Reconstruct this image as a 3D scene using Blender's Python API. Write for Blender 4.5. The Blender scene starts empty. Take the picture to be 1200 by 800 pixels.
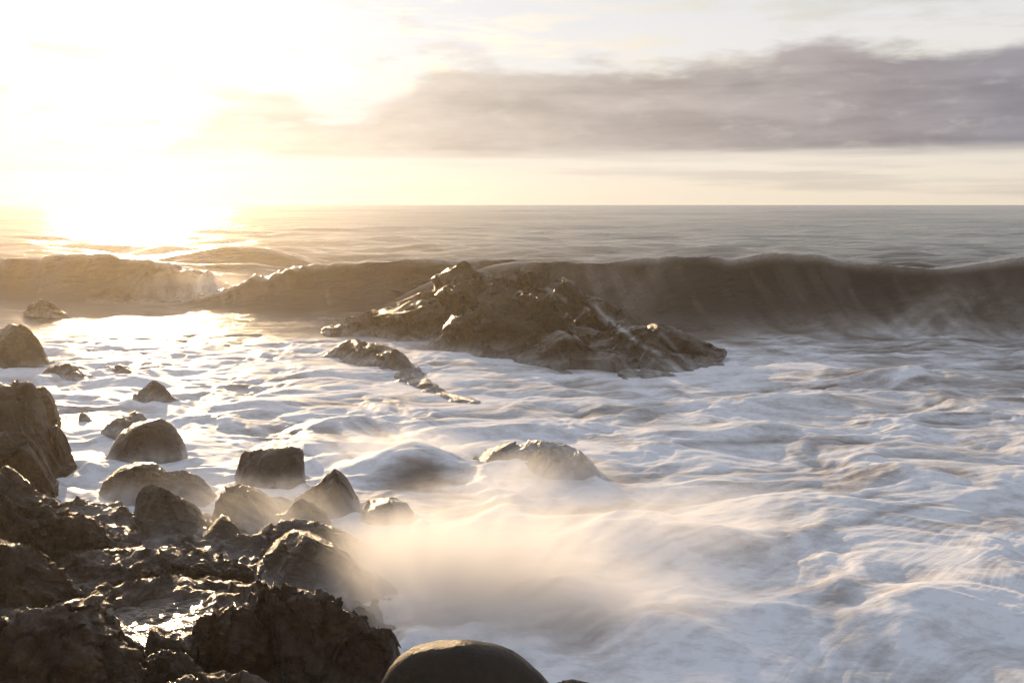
import bpy, math, random
import numpy as np
from mathutils import Vector

rng = np.random.default_rng(11)
random.seed(5)
R = math.radians
scene = bpy.context.scene
COL = scene.collection

# ------------------------------------------------------------------ camera
W0, H0, FPX = 1200.0, 800.0, 1167.0
CAM_Z = 3.0
PITCH = math.atan(160.0 / FPX)
cp, sp = math.cos(PITCH), math.sin(PITCH)

def ray(px, py):
    cx, cy = (px - 600.0) / FPX, (400.0 - py) / FPX
    return np.array([cx, cp + cy * sp, -sp + cy * cp])

def on_z(px, py, z=0.0):
    d = ray(px, py)
    t = (z - CAM_Z) / d[2]
    return np.array([d[0] * t, d[1] * t, z])

def at_y(px, py, y):
    d = ray(px, py)
    t = y / d[1]
    return np.array([d[0] * t, y, CAM_Z + d[2] * t])

cam_d = bpy.data.cameras.new("camera")
cam = bpy.data.objects.new("camera", cam_d)
COL.objects.link(cam)
cam.location = (0, 0, CAM_Z)
cam.rotation_euler = (R(90) - PITCH, 0, 0)
cam_d.sensor_width = 36.0
cam_d.lens = 36.0 * FPX / W0
cam_d.clip_start = 0.05
cam_d.clip_end = 30000
scene.camera = cam

# ------------------------------------------------------------------ noise
_perm = rng.permutation(256).astype(np.int64)
_perm = np.concatenate([_perm, _perm, _perm])
_g3 = rng.normal(size=(256, 3)); _g3 /= np.linalg.norm(_g3, axis=1)[:, None]
_a2 = rng.random(256) * 2 * np.pi
_g2 = np.stack([np.cos(_a2), np.sin(_a2)], 1)

def perlin2(x, y, seed=0):
    x = x + seed * 17.13; y = y - seed * 9.71
    xi = np.floor(x); yi = np.floor(y)
    xf = x - xi; yf = y - yi
    xi = xi.astype(np.int64) & 255; yi = yi.astype(np.int64) & 255
    u = xf * xf * xf * (xf * (xf * 6 - 15) + 10); v = yf * yf * yf * (yf * (yf * 6 - 15) + 10)
    out = 0
    for dx in (0, 1):
        wx = u if dx else 1 - u
        for dy in (0, 1):
            wy = v if dy else 1 - v
            h = _perm[_perm[(xi + dx) & 255] + ((yi + dy) & 255)]
            g = _g2[h]
            out = out + wx * wy * (g[..., 0] * (xf - dx) + g[..., 1] * (yf - dy))
    return out * 1.5

def perlin3(p, seed=0):
    p = p + np.array([seed * 13.7, -seed * 7.3, seed * 3.1])
    i = np.floor(p); f = p - i
    i = i.astype(np.int64) & 255
    w = f * f * f * (f * (f * 6 - 15) + 10)
    out = 0
    for dx in (0, 1):
        wx = w[:, 0] if dx else 1 - w[:, 0]
        for dy in (0, 1):
            wy = w[:, 1] if dy else 1 - w[:, 1]
            hh = _perm[_perm[(i[:, 0] + dx) & 255] + ((i[:, 1] + dy) & 255)]
            for dz in (0, 1):
                wz = w[:, 2] if dz else 1 - w[:, 2]
                g = _g3[_perm[hh + ((i[:, 2] + dz) & 255)]]
                out = out + wx * wy * wz * (g[:, 0] * (f[:, 0] - dx) + g[:, 1] * (f[:, 1] - dy) + g[:, 2] * (f[:, 2] - dz))
    return out * 1.5

def fbm2(x, y, octv=4, seed=0, gain=0.5):
    s, a, fr = 0, 1.0, 1.0
    for k in range(octv):
        s = s + a * perlin2(x * fr, y * fr, seed + k * 3); a *= gain; fr *= 2.03
    return s

def fbm3(p, octv=4, seed=0, gain=0.5, ridged=False):
    s, a, fr = 0, 1.0, 1.0
    for k in range(octv):
        n = perlin3(p * fr, seed + k * 3)
        s = s + a * ((0.5 - 2 * np.abs(n)) if ridged else n); a *= gain; fr *= 2.07
    return s

def sstep(a, b, x):
    t = np.clip((x - a) / (b - a), 0, 1)
    return t * t * (3 - 2 * t)

def facets(p, cell, seed, k=0.5):
    """blocky crag noise: every random cell is its own tilted plane, with a step where two cells meet"""
    r = np.random.default_rng(seed)
    q = p / cell + 0.35 * np.stack([perlin3(p / cell * 1.3, seed + j) for j in range(3)], 1)
    lo, hi = q.min(0) - 0.6, q.max(0) + 0.6
    n = int(min(1400, max(12, np.prod(hi - lo) * 0.9)))
    s = lo + (hi - lo) * r.random((n, 3))
    d = r.normal(size=(n, 3)); d /= np.linalg.norm(d, axis=1)[:, None]
    off = r.normal(size=n) * 0.10
    out = np.empty(len(q))
    for a in range(0, len(q), 8000):
        qq = q[a:a + 8000]
        d2 = (qq ** 2).sum(1)[:, None] - 2 * qq @ s.T + (s ** 2).sum(1)[None, :]
        j = d2.argmin(1)
        out[a:a + 8000] = ((qq - s[j]) * d[j]).sum(1) * k + off[j]
    return out * cell

# ------------------------------------------------------------------ mesh helper
def link_mesh(name, verts, faces, mat, parent=None, attrs=None, smooth=True):
    me = bpy.data.meshes.new(name)
    faces = np.asarray(faces, dtype=np.int32)
    nv, (nf, k) = len(verts), faces.shape
    me.vertices.add(nv); me.vertices.foreach_set("co", np.asarray(verts, dtype=np.float32).ravel())
    me.loops.add(nf * k); me.loops.foreach_set("vertex_index", faces.ravel())
    me.polygons.add(nf)
    me.polygons.foreach_set("loop_start", np.arange(0, nf * k, k, dtype=np.int32))
    me.polygons.foreach_set("use_smooth", np.full(nf, smooth))
    for an, av in (attrs or {}).items():
        at = me.attributes.new(an, 'FLOAT', 'POINT')
        at.data.foreach_set("value", np.asarray(av, dtype=np.float32).ravel())
    me.update(calc_edges=True); me.validate()
    me.materials.append(mat)
    o = bpy.data.objects.new(name, me)
    COL.objects.link(o)
    if parent: o.parent = parent
    return o

def tag(o, label=None, cat=None, group=None, kind=None):
    if label: o["label"] = label
    if cat: o["category"] = cat
    if group: o["group"] = group
    if kind: o["kind"] = kind
    return o

def grid_faces(nr, nc, off=0, wrap=False):
    j, i = np.meshgrid(np.arange(nr - 1), np.arange(nc - (0 if wrap else 1)), indexing='ij')
    a = j * nc + i; b = j * nc + (i + 1) % nc
    return np.stack([a, b, b + nc, a + nc], -1).reshape(-1, 4) + off

# ------------------------------------------------------------------ materials
def new_mat(name):
    m = bpy.data.materials.new(name); m.use_nodes = True
    nt = m.node_tree; nt.nodes.clear()
    return m, nt, nt.nodes.new, nt.links.new

def ramp(node, stops):
    cr = node.color_ramp
    while len(cr.elements) > 1: cr.elements.remove(cr.elements[-1])
    cr.elements[0].position, cr.elements[0].color = stops[0][0], (*stops[0][1], 1)
    for p, c in stops[1:]:
        e = cr.elements.new(p); e.color = (*c, 1)

def g(v): return (v, v, v)

def rock_material(name, dark, mid, light, scale=1.0, bump=0.6, rough=(0.22, 0.5), knobs=0.3, grain=0.35, spec=0.28, strata=0.7, coat=0.45):
    m, nt, N, L = new_mat(name)
    out = N('ShaderNodeOutputMaterial'); b = N('ShaderNodeBsdfPrincipled')
    L(b.outputs[0], out.inputs[0])
    geo = N('ShaderNodeNewGeometry')
    def noise(sc, det, ro, stretch=None):
        n = N('ShaderNodeTexNoise'); n.inputs['Scale'].default_value = sc * scale; n.inputs['Detail'].default_value = det; n.inputs['Roughness'].default_value = ro
        if stretch:
            mp = N('ShaderNodeMapping'); mp.inputs['Scale'].default_value = stretch; mp.inputs['Rotation'].default_value = (0.5, 0.35, 0.6)
            L(geo.outputs['Position'], mp.inputs[0]); L(mp.outputs[0], n.inputs['Vector'])
        else: L(geo.outputs['Position'], n.inputs['Vector'])
        return n
    n1 = noise(2.6, 9, 0.62); n2 = noise(15, 9, 0.72); n3 = noise(5, 7, 0.65, (1.0, 1.0, 3.6))
    v = N('ShaderNodeTexVoronoi'); v.feature = 'SMOOTH_F1'; v.inputs['Scale'].default_value = 11 * scale; v.inputs['Smoothness'].default_value = 0.25
    wv = N('ShaderNodeVectorMath'); wv.operation = 'MULTIPLY_ADD'
    L(n2.outputs['Color'], wv.inputs[0]); wv.inputs[1].default_value = (0.08, 0.08, 0.08); L(geo.outputs['Position'], wv.inputs[2]); L(wv.outputs[0], v.inputs['Vector'])
    r1 = N('ShaderNodeValToRGB'); ramp(r1, [(0.34, dark), (0.50, mid), (0.66, light)])
    def mixf(f, A, B):
        n = N('ShaderNodeMix'); n.data_type = 'FLOAT'; n.inputs[0].default_value = f; L(A, n.inputs[2]); L(B, n.inputs[3]); return n.outputs[0]
    L(mixf(0.45, mixf(0.4, n1.outputs['Fac'], n3.outputs['Fac']), n2.outputs['Fac']), r1.inputs[0])
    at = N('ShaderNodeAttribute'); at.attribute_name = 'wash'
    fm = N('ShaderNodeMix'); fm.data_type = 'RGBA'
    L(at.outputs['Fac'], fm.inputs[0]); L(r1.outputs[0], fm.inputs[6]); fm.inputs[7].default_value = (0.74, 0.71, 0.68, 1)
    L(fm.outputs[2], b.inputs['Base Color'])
    rr = N('ShaderNodeMapRange'); rr.inputs['From Min'].default_value = 0.35; rr.inputs['From Max'].default_value = 0.65
    rr.inputs['To Min'].default_value = rough[0]; rr.inputs['To Max'].default_value = rough[1]
    L(mixf(0.5, n1.outputs['Fac'], n2.outputs['Fac']), rr.inputs['Value']); L(rr.outputs[0], b.inputs['Roughness'])
    b.inputs['Specular IOR Level'].default_value = spec
    b.inputs['Coat Weight'].default_value = coat; b.inputs['Coat Roughness'].default_value = 0.14; b.inputs['Coat IOR'].default_value = 1.4
    def mad(A, k, B=None):
        n = N('ShaderNodeMath'); n.operation = 'MULTIPLY_ADD'; n.inputs[1].default_value = k; L(A, n.inputs[0])
        if B is None: n.inputs[2].default_value = 0
        else: L(B, n.inputs[2])
        return n.outputs[0]
    h = mad(v.outputs['Distance'], -knobs, mad(n3.outputs['Fac'], strata, mad(n2.outputs['Fac'], grain)))
    bp = N('ShaderNodeBump'); bp.inputs['Strength'].default_value = bump; bp.inputs['Distance'].default_value = 0.10 / scale
    L(h, bp.inputs['Height']); L(bp.outputs[0], b.inputs['Normal']); L(bp.outputs[0], b.inputs['Coat Normal'])
    return m

M_ROCK = rock_material("wet_dark_rock", (0.014, 0.0065, 0.0026), (0.044, 0.023, 0.0095), (0.11, 0.064, 0.028), bump=0.85)
M_CRAG = rock_material("craggy_bedrock", (0.011, 0.005, 0.0018), (0.042, 0.021, 0.0075), (0.115, 0.062, 0.024), scale=0.9, bump=0.75, knobs=0.7, grain=0.35, strata=0.5, rough=(0.2, 0.5), coat=0.6)
M_BOULDER = rock_material("smooth_wet_boulder", (0.012, 0.008, 0.005), (0.020, 0.014, 0.009), (0.036, 0.025, 0.016), scale=1.6, bump=0.4, rough=(0.35, 0.55), knobs=0.15, grain=0.8, strata=0.1, spec=0.16, coat=0.12)
M_PALE = rock_material("pale_wet_rock", (0.024, 0.014, 0.007), (0.075, 0.048, 0.026), (0.18, 0.128, 0.08), bump=0.85)
M_ORANGE = rock_material("rusty_rock", (0.012, 0.0055, 0.002), (0.046, 0.0215, 0.0075), (0.12, 0.055, 0.017), scale=1.1, bump=0.95, knobs=0.4)
M_ISLET = rock_material("islet_rock", (0.018, 0.009, 0.0032), (0.060, 0.033, 0.0115), (0.14, 0.085, 0.033), scale=0.8, bump=1.0, knobs=0.35, grain=0.5, rough=(0.2, 0.5))

def water_material():
    m, nt, N, L = new_mat("sea_water_and_foam")
    out = N('ShaderNodeOutputMaterial'); b = N('ShaderNodeBsdfPrincipled')
    L(b.outputs[0], out.inputs[0])
    geo = N('ShaderNodeNewGeometry')
    at = N('ShaderNodeAttribute'); at.attribute_name = 'foam'
    silt = N('ShaderNodeAttribute'); silt.attribute_name = 'silt'
    base = N('ShaderNodeMix'); base.data_type = 'RGBA'
    L(silt.outputs['Fac'], base.inputs[0])
    base.inputs[6].default_value = (0.17, 0.215, 0.20, 1)     # clearer grey green water out at sea
    base.inputs[7].default_value = (0.022, 0.014, 0.008, 1)     # brown sandy water of the breakers
    # fine froth breaks up the foam
    fn = N('ShaderNodeTexNoise'); fn.inputs['Scale'].default_value = 9; fn.inputs['Detail'].default_value = 8; fn.inputs['Roughness'].default_value = 0.7
    fm_ = N('ShaderNodeMapping'); fm_.inputs['Scale'].default_value = (0.8, 1.3, 1.0); L(geo.outputs['Position'], fm_.inputs[0]); L(fm_.outputs[0], fn.inputs['Vector'])
    fa = N('ShaderNodeMath'); fa.operation = 'MULTIPLY_ADD'; fa.inputs[1].default_value = 0.9; fa.inputs[2].default_value = 0.55; L(fn.outputs['Fac'], fa.inputs[0])
    fr0 = N('ShaderNodeMath'); fr0.operation = 'MULTIPLY'; fr0.use_clamp = True; L(at.outputs['Fac'], fr0.inputs[0]); L(fa.outputs[0], fr0.inputs[1])
    fr = N('ShaderNodeValToRGB'); ramp(fr, [(0.0, g(0)), (0.5, g(0.55)), (1.0, g(1))])
    L(fr0.outputs[0], fr.inputs[0])
    fc = N('ShaderNodeValToRGB'); ramp(fc, [(0.0, (0.34, 0.26, 0.19)), (0.35, (0.50, 0.42, 0.35)), (0.75, (0.78, 0.755, 0.74)), (1.0, (0.86, 0.855, 0.86))])
    L(fr0.outputs[0], fc.inputs[0])
    mx = N('ShaderNodeMix'); mx.data_type = 'RGBA'
    L(fr.outputs[0], mx.inputs[0]); L(base.outputs[2], mx.inputs[6]); L(fc.outputs[0], mx.inputs[7])
    L(mx.outputs[2], b.inputs['Base Color'])
    rr = N('ShaderNodeMapRange'); rr.inputs['To Min'].default_value = 0.16; rr.inputs['To Max'].default_value = 0.62
    L(fr.outputs[0], rr.inputs['Value']); L(rr.outputs[0], b.inputs['Roughness'])
    b.inputs['IOR'].default_value = 1.33
    n1 = N('ShaderNodeTexNoise'); n1.inputs['Scale'].default_value = 1.6; n1.inputs['Detail'].default_value = 6; n1.inputs['Roughness'].default_value = 0.6
    mp = N('ShaderNodeMapping'); mp.inputs['Scale'].default_value = (0.55, 1.5, 1)
    L(geo.outputs['Position'], mp.inputs[0]); L(mp.outputs[0], n1.inputs['Vector'])
    bs = N('ShaderNodeMapRange'); bs.inputs['To Min'].default_value = 0.55; bs.inputs['To Max'].default_value = 0.12
    L(fr.outputs[0], bs.inputs['Value'])
    bp = N('ShaderNodeBump'); bp.inputs['Distance'].default_value = 0.25
    n2 = N('ShaderNodeTexNoise'); n2.inputs['Scale'].default_value = 0.30; n2.inputs['Detail'].default_value = 5; n2.inputs['Roughness'].default_value = 0.62
    mp2 = N('ShaderNodeMapping'); mp2.inputs['Scale'].default_value = (0.5, 1.6, 1); L(geo.outputs['Position'], mp2.inputs[0]); L(mp2.outputs[0], n2.inputs['Vector'])
    hs = N('ShaderNodeMath'); hs.operation = 'MULTIPLY'; hs.inputs[1].default_value = 7.0; L(n2.outputs['Fac'], hs.inputs[0])
    so = N('ShaderNodeMath'); so.operation = 'SUBTRACT'; so.inputs[0].default_value = 1.0; L(silt.outputs['Fac'], so.inputs[1])
    hm = N('ShaderNodeMath'); hm.operation = 'MULTIPLY_ADD'; L(hs.outputs[0], hm.inputs[0]); L(so.outputs[0], hm.inputs[1]); L(n1.outputs['Fac'], hm.inputs[2])
    L(bs.outputs[0], bp.inputs['Strength']); L(hm.outputs[0], bp.inputs['Height']); L(bp.outputs[0], b.inputs['Normal'])
    return m
M_SEA = water_material()

# ------------------------------------------------------------------ sea surface (one continuous sheet, then split by kind of water)
U = np.arange(-0.62, 0.6201, 0.00135)
wide = 0.62 + np.cumsum(0.00135 * 1.045 ** np.arange(1, 78))
U = np.concatenate([-wide[::-1], U, wide])
ln_rows = [math.log(3.4)]
while math.exp(ln_rows[-1]) < 9000:
    y = math.exp(ln_rows[-1])
    k = 0.0023 if y < 36 else 0.0023 + 0.022 * min(1.0, math.log(y / 36) / 3.0)
    ln_rows.append(ln_rows[-1] + k)
LN = np.array(ln_rows)
Yr = np.exp(LN)
NR, NC = len(Yr), len(U)
GY = np.repeat(Yr[:, None], NC, 1)
GX = U[None, :] * GY
near_n = int(np.searchsorted(Yr, 36.0))

def px_of(x, y, z=0.0):
    dz = z - CAM_Z
    dep = y * cp - dz * sp
    return 600 + FPX * x / dep, 400 - FPX * (y * sp + dz * cp) / dep

SEA_PX = 600 + GX / (GY * cp + CAM_Z * sp) * FPX      # only used to look up which stretch of the wave a point belongs to

# crest of the breaker: image column -> distance, height, foot run (wave is one long line, two bodies)
def crest_line(pts):
    P = np.array([[*at_y(px, py, yy), run, back] for px, py, yy, run, back in pts])
    return P
CR_R = crest_line([(520, 318, 28.5, 1.6, 3), (600, 308, 28.2, 2.4, 4), (690, 306, 27.4, 3.0, 4), (760, 301, 26.8, 3.2, 4), (850, 299, 26.3, 3.2, 4), (950, 296, 25.8, 3.2, 4),
                   (1010, 305, 25.4, 3.0, 4), (1060, 313, 25.1, 3.0, 4), (1130, 308, 24.8, 2.9, 4), (1200, 299, 24.5, 2.8, 4), (1320, 296, 24.0, 2.8, 4)])
CR_L = crest_line([(-160, 304, 36, 3, 5), (0, 304, 35, 3, 5), (60, 301, 34.6, 3, 5), (130, 298, 34.2, 3, 5), (165, 301, 33.8, 2.8, 5), (200, 310, 33.2, 2.4, 4.5), (235, 322, 32.5, 2.0, 4), (262, 338, 32, 1.6, 4)])
CR_M = crest_line([(238, 346, 30.0, 0.8, 3), (265, 340, 30.3, 1.2, 3.5), (300, 328, 30.8, 1.8, 4), (350, 314, 31.0, 2.4, 4.5), (400, 307, 31.0, 2.6, 4.5), (470, 303, 31.0, 2.7, 4.5), (540, 302, 31.2, 2.7, 4.5), (620, 306, 31.4, 2.5, 4.5), (720, 316, 31.5, 2, 4)])

def wave_height(CR, x, y):
    xs = CR[:, 0]
    yc = np.interp(x, xs, CR[:, 1]) + 0.22 * perlin2(x * 0.55, x * 0 + 3.3, 5) + 0.1 * perlin2(x * 1.7, x * 0 + 1.3, 7)
    h = np.interp(x, xs, CR[:, 2]) * sstep(xs[0] - 2.5, xs[0] + 0.6, x) * (1 - sstep(xs[-1] - 0.6, xs[-1] + 2.5, x))
    h = np.maximum(h, 0) * (1 + 0.07 * perlin2(x * 0.6, x * 0 + 5.1, 11) + 0.035 * perlin2(x * 1.6, y * 0.3, 12) + 0.012 * perlin2(x * 5.0, y * 0.6, 13))
    run = np.interp(x, xs, CR[:, 3]); back = np.interp(x, xs, CR[:, 4])
    s = y - yc
    f = np.where(s < 0, np.clip(1 + s / run, 0, 1), 0)
    front = np.where(s < 0, f ** 1.7 * (1.0 + 0.25 * (1 - f) * f), 0)
    rear = np.where(s >= 0, 0.35 + 0.65 * np.exp(-(s / (back * 0.45)) ** 2), 0) * np.exp(-np.maximum(s - back, 0) / (back * 2))
    return h * (front + rear), h, s, f

Z = np.zeros_like(GY); DY = np.zeros_like(GY)
FACE = np.zeros_like(GY); LIP = np.zeros_like(GY); BACK = np.zeros_like(GY)
wid = np.zeros(GY.shape, dtype=np.int8)
sl = slice(0, int(np.searchsorted(Yr, 70.0)))
for wi, CR in ((1, CR_L), (2, CR_M), (3, CR_R)):
    h, H, s, f = wave_height(CR, GX[sl], GY[sl])
    new = h > Z[sl]
    Z[sl] = np.where(new, h, Z[sl])
    inface = (s < 0) & (f > 0) & (H > 0.12)
    rel = np.where(H > 0.05, h / np.maximum(H, 0.05), 0)
    FACE[sl] = np.maximum(FACE[sl], np.where(inface & new, np.minimum(1, f * 3.5), 0))
    LIP[sl] = np.maximum(LIP[sl], np.where(new & (H > 0.2), np.exp(-(s / 0.22) ** 2), 0))
    DY[sl] = np.where(new, -0.42 * H * np.where(s < 0.0, f, np.exp(-np.maximum(s, 0) / 1.0)) ** 2.5, DY[sl])
    wid[sl] = np.where(new & inface & (H > 0.3) & (f > 0.10), wi, wid[sl])
    wid[sl] = np.where(new & (s >= 0) & (s < 0.8) & (H > 0.3), wi, wid[sl])

# swell and chop out at sea, calmed where the big breakers stand
off = sstep(29, 40, GY)
lod = lambda wl: np.clip(wl / (np.gradient(Yr)[:, None] * 2.5), 0, 1) ** 2
sw = 0.20 * perlin2(GX / 17, GY / 5.5, 1) * lod(5.5) + 0.20 * perlin2(GX / 8 + 0.1 * GY, GY / 2.8, 2) * lod(2.6) + 0.09 * perlin2(GX / 2.8 - 0.1 * GY, GY / 1.2, 3) * lod(1.1) + 0.03 * perlin2(GX / 1.0, GY / 0.5, 4) * lod(0.5)
sw += 0.55 * np.maximum(0, perlin2(GX / 55 + 2, GY / 24, 8)) ** 1.2 * lod(24) * sstep(40, 60, GY)
Z += off * sw * 1.8
mid = (1 - off)
Z += mid * sstep(20, 28, GY) * (0.03 * perlin2(GX / 2.2, GY / 0.8, 9) + 0.02 * perlin2(GX / 0.9, GY / 0.4, 10))
# a steeper set wave further out on the sun side
s2 = GY - 47 - 0.8 * perlin2(GX / 6, GX * 0, 21)
a2 = sstep(-17, -14, GX) * (1 - sstep(-11.5, -8.5, GX))
Z += a2 * 0.42 * np.where(s2 < 0, np.exp(-(s2 / 1.0) ** 2), np.exp(-(s2 / 3.5) ** 2)) * (np.abs(s2) < 15)
# another low swell line to seaward on the right
s3 = GY - 43 - 0.9 * perlin2(GX / 7, GX * 0, 25)
a3 = sstep(6, 12, GX)
Z += a3 * 0.42 * np.where(s3 < 0, np.exp(-(s3 / 1.3) ** 2), np.exp(-(s3 / 3.0) ** 2)) * (np.abs(s3) < 14)

# the sun side breaker has broken up here
for bx_, by_, rx_, ry_ in ((215, 330, 2.6, 1.6), (300, 335, 2.2, 1.4)):
    c_ = at_y(bx_, by_, 32.0)
    w_ = np.exp(-(((GX[sl] - c_[0]) / rx_) ** 2 + ((GY[sl] - 32.0) / ry_) ** 2))
    Z[sl] += w_ * (0.28 * perlin2(GX[sl] * 1.1, GY[sl] * 1.3, 61) + 0.16 * perlin2(GX[sl] * 2.7, GY[sl] * 3.1, 62) + 0.08 * perlin2(GX[sl] * 6, GY[sl] * 6, 63))
# surf zone: heaped white water
ns = slice(0, near_n)
x, y = GX[ns], GY[ns]
surf = 1 - sstep(20.5, 25.5, y + 0.9 * perlin2(x / 3, y / 3, 31))
surf = surf * (1 - 0.0 * x)
wx = x + 0.5 * perlin2(x * 0.7, y * 0.7, 32); wy = y + 0.5 * perlin2(x * 0.7, y * 0.7, 33)
heap = 0.55 * (0.15 * perlin2(wx * 0.55, wy * 0.75, 34) + 0.10 * perlin2(wx * 1.0, wy * 1.5, 35) + 0.065 * perlin2(wx * 2.1, wy * 2.6, 36) + 0.024 * perlin2(wx * 4.6, wy * 5.6, 37) + 0.006 * perlin2(wx * 10, wy * 12, 38))

def lump(px, py, ax, ay, h, rot=0.0, sharp=1.0, z=0.0):
    c = on_z(px, py, z)
    dx, dy = x - c[0], y - c[1]
    ca, sa = math.cos(rot), math.sin(rot)
    e = ((dx * ca + dy * sa) / ax) ** 2 + ((-dx * sa + dy * ca) / ay) ** 2
    return h * np.exp(-e ** sharp)
lumps = (lump(485, 545, 0.62, 0.42, 0.30, 0.1, 1.4) + lump(640, 566, 0.95, 0.6, 0.12, -0.2, 1.5) + lump(740, 630, 0.6, 0.5, 0.22) + lump(850, 640, 0.9, 0.4, 0.18, 0.3)
         + lump(1060, 445, 1.3, 0.6, 0.30) + lump(930, 470, 1.2, 0.5, 0.16) + lump(1100, 560, 1.1, 0.6, 0.22) + lump(1010, 590, 0.8, 0.5, 0.12)
         + lump(800, 740, 0.7, 0.4, 0.16, 0.5) + lump(1080, 720, 0.9, 0.4, 0.24, 0.5) + lump(960, 700, 0.8, 0.25, 0.14, 0.7) + lump(430, 500, 1.0, 0.5, 0.14)
         + lump(330, 480, 1.2, 0.6, 0.10) + lump(640, 700, 0.6, 0.5, 0.18) + lump(870, 510, 1.2, 0.5, 0.10) + lump(560, 480, 1.0, 0.5, 0.06))
calm = np.ones_like(x)
low = np.zeros_like(x)
for a_, b_, rx_, ry_ in ((480, 388, 3.0, 2.0), (600, 400, 2.6, 2.2), (720, 428, 2.2, 1.6), (800, 436, 1.3, 1.2), (420, 420, 1.0, 1.2), (490, 450, 0.9, 1.2), (540, 470, 0.8, 0.9), (640, 575, 0.6, 0.5)):
    c_ = on_z(a_, b_)
    low = np.maximum(low, np.exp(-(((x - c_[0]) / rx_) ** 2 + ((y - c_[1]) / ry_) ** 2) ** 1.5))
calm = 1 - 0.7 * low
collar = np.zeros_like(x)
for a_, b_, hw_ in ((25, 434, 40), (80, 446, 30), (140, 441, 28), (177, 472, 30), (148, 512, 36), (98, 494, 10), (172, 542, 48), (155, 588, 44), (205, 590, 50), (315, 572, 46), (385, 604, 46), (452, 622, 42), (635, 578, 72), (60, 560, 40), (545, 800, 110)):
    c_ = on_z(a_, b_); rx_ = hw_ / FPX * c_[1]
    r_ = np.hypot((x - c_[0]) / rx_, (y - c_[1] - 0.35 * rx_) / (rx_ * 0.9)) + 0.25 * perlin2(x * 3.1, y * 3.1, 47)
    collar = np.maximum(collar, np.exp(-((r_ - 1.05) / 0.28) ** 2) * min(1.0, rx_ / 0.25))
Z[ns] += surf * (heap * calm + 0.7 * lumps) - 0.035 * low + 0.055 * collar * (0.7 + 0.8 * perlin2(x * 5, y * 5, 48))

# flow of the white water -> streaks along the flow (line integral convolution on the sheet itself)
ang = 0.35 * perlin2(x * 0.35, y * 0.35, 41) + 0.9 * perlin2(x * 0.8, y * 0.8, 42) + 0.5 * perlin2(x * 2.0, y * 2.0, 43)
vx, vy = np.cos(ang), np.sin(ang)
bc = on_z(470, 730)
rx, ry = x - bc[0], y - bc[1]
rr = np.hypot(rx, ry) + 1e-3
wgt = np.exp(-(rr / 2.2) ** 2) * 2.2
th = R(66) - R(58) * sstep(5.5, 13.5, y) + 0.6 * perlin2(x * 0.42, y * 0.42, 44) + 0.35 * perlin2(x * 1.2, y * 1.2, 45)
wd = 2.4 * (1 - sstep(9.0, 15.0, y)) * sstep(-0.4, 0.8, x)
vx = vx + wd * np.cos(th); vy = vy + wd * np.sin(th)
vx = vx + wgt * rx / rr; vy = vy + wgt * ry / rr * 1.3
# water pouring toward the shore over the drowned ledges left of the middle
lc = on_z(440, 520)
wl = 1.8 * np.exp(-(((x - lc[0]) / 1.6) ** 2 + ((y - lc[1]) / 1.3) ** 2))
vy = vy - wl * 1.4; vx = vx + wl * 0.25
wf = 4.0 * np.maximum(FACE[ns], 0)
vy = vy - wf * 2; vx = vx + wf * 0.25
nrm = np.hypot(vx, vy) + 1e-6
vx /= nrm; vy /= nrm
du, dl = np.gradient(U)[None, :], 0.0023
fi = (vx - U[None, :] * vy) / y / du
fj = vy / y / dl
m_ = np.hypot(fi, fj); fi /= m_; fj /= m_
def lic(src, steps, h=1.0):
    nr, nc = src.shape
    acc = src.copy(); wsum = 1.0
    J0, I0 = np.meshgrid(np.arange(nr, dtype=np.float32), np.arange(nc, dtype=np.float32), indexing='ij')
    for sg in (1, -1):
        J, I = J0.copy(), I0.copy()
        for k in range(1, steps + 1):
            ji = np.clip(np.rint(J), 0, nr - 1).astype(np.int32); ii = np.clip(np.rint(I), 0, nc - 1).astype(np.int32)
            J += sg * h * fj[ji, ii]; I += sg * h * fi[ji, ii]
            ji = np.clip(np.rint(J), 0, nr - 1).astype(np.int32); ii = np.clip(np.rint(I), 0, nc - 1).astype(np.int32)
            w = 0.5 + 0.5 * math.cos(math.pi * k / (steps + 1))
            acc += w * src[ji, ii]; wsum += w
    acc /= wsum
    acc -= acc.mean(); acc /= acc.std() + 1e-9
    return acc
def blur(a, n):
    for _ in range(n):
        p = np.pad(a, 1, mode='edge')
        a = (p[:-2, 1:-1] + p[2:, 1:-1] + p[1:-1, :-2] + p[1:-1, 2:] + 4 * a) / 8
    return a
white = rng.normal(size=x.shape).astype(np.float32)
w2 = blur(rng.normal(size=x.shape).astype(np.float32), 6); w2 /= w2.std()
w3 = blur(np.repeat(np.repeat(rng.normal(size=(x.shape[0] // 4 + 1, x.shape[1] // 4 + 1)).astype(np.float32), 4, 0), 4, 1)[:x.shape[0], :x.shape[1]], 12); w3 /= w3.std()
fi = fi.astype(np.float32); fj = fj.astype(np.float32)
l1 = lic(white, 34); l2 = lic(w2.astype(np.float32), 46); l3 = lic(w3.astype(np.float32), 70, 1.3)
streak = 0.22 * l1 + 0.42 * l2 + 0.75 * l3
streak /= streak.std()
streak = streak.astype(np.float64)
streak *= np.clip(0.75 + 0.9 * perlin2(x * 1.1 + 3, y * 1.1, 46), 0.15, 1.5)
amp = np.clip((y - 4.0) / 7, 0.2, 1.6)
Z[ns] += surf * amp * (0.0006 * l1 + 0.0014 * l2 + 0.0018 * l3)

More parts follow.
